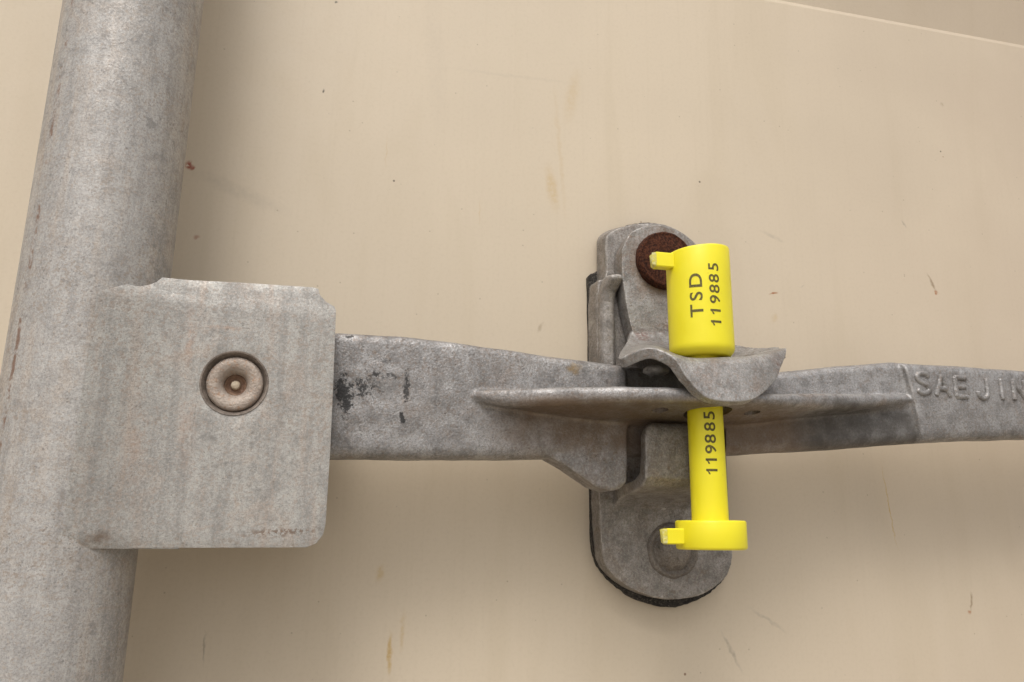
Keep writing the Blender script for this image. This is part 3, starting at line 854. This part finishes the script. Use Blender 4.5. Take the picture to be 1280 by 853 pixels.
# ------------------------------------------------------------------ swinging hasp hanging from the rusty rivet
hasp = thing("swinging_hasp", "cast hasp on a rusty rivet with a wavy lip bent over the handle", "hasp", HASP_AT)
bm = bmesh.new()
slab(bm, smooth_outline(HASP, 4), -16.0, -9.6)
cols = [[Vector(p) for p in row] for row in SADDLE]
dense = [catmull(row, 6) for row in cols]                      # along the lip
grid = [catmull([dense[r][k] for r in range(len(dense))], 6) for k in range(len(dense[0]))]    # [u][v]
NU, NV = len(grid), len(grid[0])
under = []
for i in range(NU):
    row = []
    for j in range(NV):
        du = grid[min(i + 1, NU - 1)][j] - grid[max(i - 1, 0)][j]
        dv = grid[i][min(j + 1, NV - 1)] - grid[i][max(j - 1, 0)]
        nrm = du.cross(dv)
        nrm.normalize()
        if nrm.z - nrm.y < 0:
            nrm = -nrm
        row.append(grid[i][j] - nrm * 2.9)
    under.append(row)
loft(bm, [list(grid[i]) + list(reversed(under[i])) for i in range(NU)])
o = from_bm("hasp_body", bm, M_HASP, hasp, origin=HASP_AT)
casting(o, 0.3, 2, 0.10, 5.0, 6)
bm = bmesh.new()
lathe(bm, [(0, -5), (5.6, -5), (5.6, 5), (0, 5)], (SEAL[0], SEAL[1], -14.5), axis='z', seg=32)
cut(o, bm)
edge_split_shade(o, 50)
bm = bmesh.new()
lathe(bm, [(0, -3.2), (4.6, -3.3), (7.0, -3.1), (8.0, -2.7), (8.35, -2.95), (8.95, -2.5), (9.25, -1.2), (9.25, 1.5), (0, 1.5)], (RUST[0], -16.0, RUST[2]), seg=56)
o = from_bm("rivet", bm, M_RUST, hasp, origin=HASP_AT)
o['label'] = "round dark brown rusty rivet head"
rough_up(o, 0.2, 1.3, 7)
bm = bmesh.new()
lathe(bm, [(0, 1.6), (2.4, 1.3), (3.5, 0.4), (3.7, -0.6), (2.0, -1.5), (0, -1.6)], LATCH_BOSS, axis='z', seg=28)
from_bm("lower_boss", bm, M_HASP, hasp, origin=HASP_AT)

# ------------------------------------------------------------------ yellow bolt seal
SX, SY = SEAL[0] - 0.5, SEAL[1]
R_CAP, R_PIN, R_HEAD = SEAL_R
SEAL_AT = (SX, SY, SEAL_Z['fl_bot'])
seal = thing("bolt_seal", "bright yellow plastic bolt seal with black serial number locked through the handle", "security seal", SEAL_AT)
seal.rotation_euler = (0, -0.009, 0)         # it leans a little to the left in its hole
zt, zb = SEAL_Z['top'], SEAL_Z['capbot']
bm = bmesh.new()
lathe(bm, [(0, zb), (R_CAP - 2.0, zb), (R_CAP - 1.3, zb + 0.25), (R_CAP - 0.35, zb + 1.35), (R_CAP - 0.05, zb + 2.1), (R_CAP, zb + 3), (R_CAP, zt - 8),
           (R_CAP, zt - 0.6), (R_CAP - 0.12, zt - 0.2), (R_CAP - 0.5, zt), (0, zt + 0.15)], (SX, SY, 0), axis='z', seg=80)
for v in bm.verts:
    if v.co.z > zt - 1:
        v.co.z += 0.10 * (v.co.x - SX)
cap = from_bm("locking_cap", bm, M_YELLOW, seal, origin=SEAL_AT)
edge_split_shade(cap, 60)
bm = bmesh.new()
zf, z0 = SEAL_Z['fl_top'], SEAL_Z['fl_bot']
lathe(bm, [(0, zf - 2), (R_PIN + 0.12, zf - 2), (R_PIN + 0.1, zf + 4), (R_PIN, zb - 2), (R_PIN, zb + 3), (0, zb + 3)], (SX, SY, 0), axis='z', seg=56)
shaft = from_bm("bolt_shaft", bm, M_YELLOW, seal, origin=SEAL_AT)
edge_split_shade(shaft, 60)
bm = bmesh.new()
lathe(bm, [(0, z0), (R_HEAD - 0.7, z0), (R_HEAD - 0.2, z0 + 0.2), (R_HEAD, z0 + 0.7), (R_HEAD, zf - 0.5), (R_HEAD - 0.15, zf - 0.15), (R_HEAD - 0.5, zf), (0, zf)],
      (SX, SY, 0), axis='z', seg=80)
head = from_bm("bolt_head", bm, M_YELLOW, seal, origin=SEAL_AT)
edge_split_shade(head, 60)


def tab(parent, spec, r, y):
    """snapped-off moulding tab on the left of a round part, its torn end whiter"""
    x0, z1, z2 = spec
    x1 = SX - r + 1.5
    hw = 1.5
    xm = x0 + 1.9
    bm = bmesh.new()
    def ring(x, k=1.0, skew=0.0):
        zc, hz = (z1 + z2) / 2, abs(z1 - z2) / 2
        return [(x + skew * a * 0.6, y + hw * a * k, zc + hz * b * k) for a, b in ((-1, -0.85), (-0.85, -1), (0.85, -1), (1, -0.85), (1, 0.85), (0.85, 1), (-0.85, 1), (-1, 0.85))]
    loft(bm, [ring(xm), ring(xm + 0.8), ring(x1)])
    t = from_bm("break_tab", bm, M_YELLOW, parent, smooth=False, origin=SEAL_AT)
    bm = bmesh.new()
    end = ring(xm - 0.05, 0.93)
    tip = []
    for k, (x, yy, z) in enumerate(end):
        tip.append((x - (1.2, 0.2, 0.1, 0.5, 0.8, 0.5, 0.3, 1.3)[k], yy, z))
    loft(bm, [tip, end, ring(xm + 0.4, 0.9)])
    b = from_bm("torn_end", bm, M_BROKEN, parent, smooth=False, origin=SEAL_AT)
    b['label'] = "torn whitish end of the snapped tab"


tab(cap, CAP_TAB, R_CAP, -41.0)
tab(head, FL_TAB, R_HEAD, -41.0)


def wrapped_text(name, chars, phi, height, r, parent):
    """flat print wrapped round the upright axis, reading upwards"""
    bm = bmesh.new()
    for ch, zc in chars:
        g = glyph(ch, height, 0.015)
        n = int(height / 0.3)
        for k in range(1, n):
            bmesh.ops.bisect_plane(g, geom=g.verts[:] + g.edges[:] + g.faces[:], plane_co=(0, -height / 2 + k * height / n, 0), plane_no=(0, 1, 0))
        vm = {}
        for v in g.verts:
            a = phi - v.co.y / r
            rr = r + 0.035
            vm[v] = bm.verts.new((SX + rr * math.sin(a), SY - rr * math.cos(a), zc + v.co.x * 1.22))
        for f in g.faces:
            try:
                bm.faces.new([vm[v] for v in f.verts])
            except ValueError:
                pass
        g.free()
    me = bpy.data.meshes.new(name)
    for v in bm.verts:
        v.co = (v.co - Vector(SEAL_AT)) * MM
    bm.normal_update()
    bm.to_mesh(me)
    bm.free()
    return link(name, me, M_INK, parent)


D = math.radians
wrapped_text("printed_letters", CAP_CH, D(-32.5), 3.45, R_CAP, cap)
wrapped_text("serial_number", CAP_DG, D(0.6), 3.05, R_CAP, cap)
wrapped_text("serial_number", PIN_DG, D(-14.0), 3.0, R_PIN + 0.05, shaft)
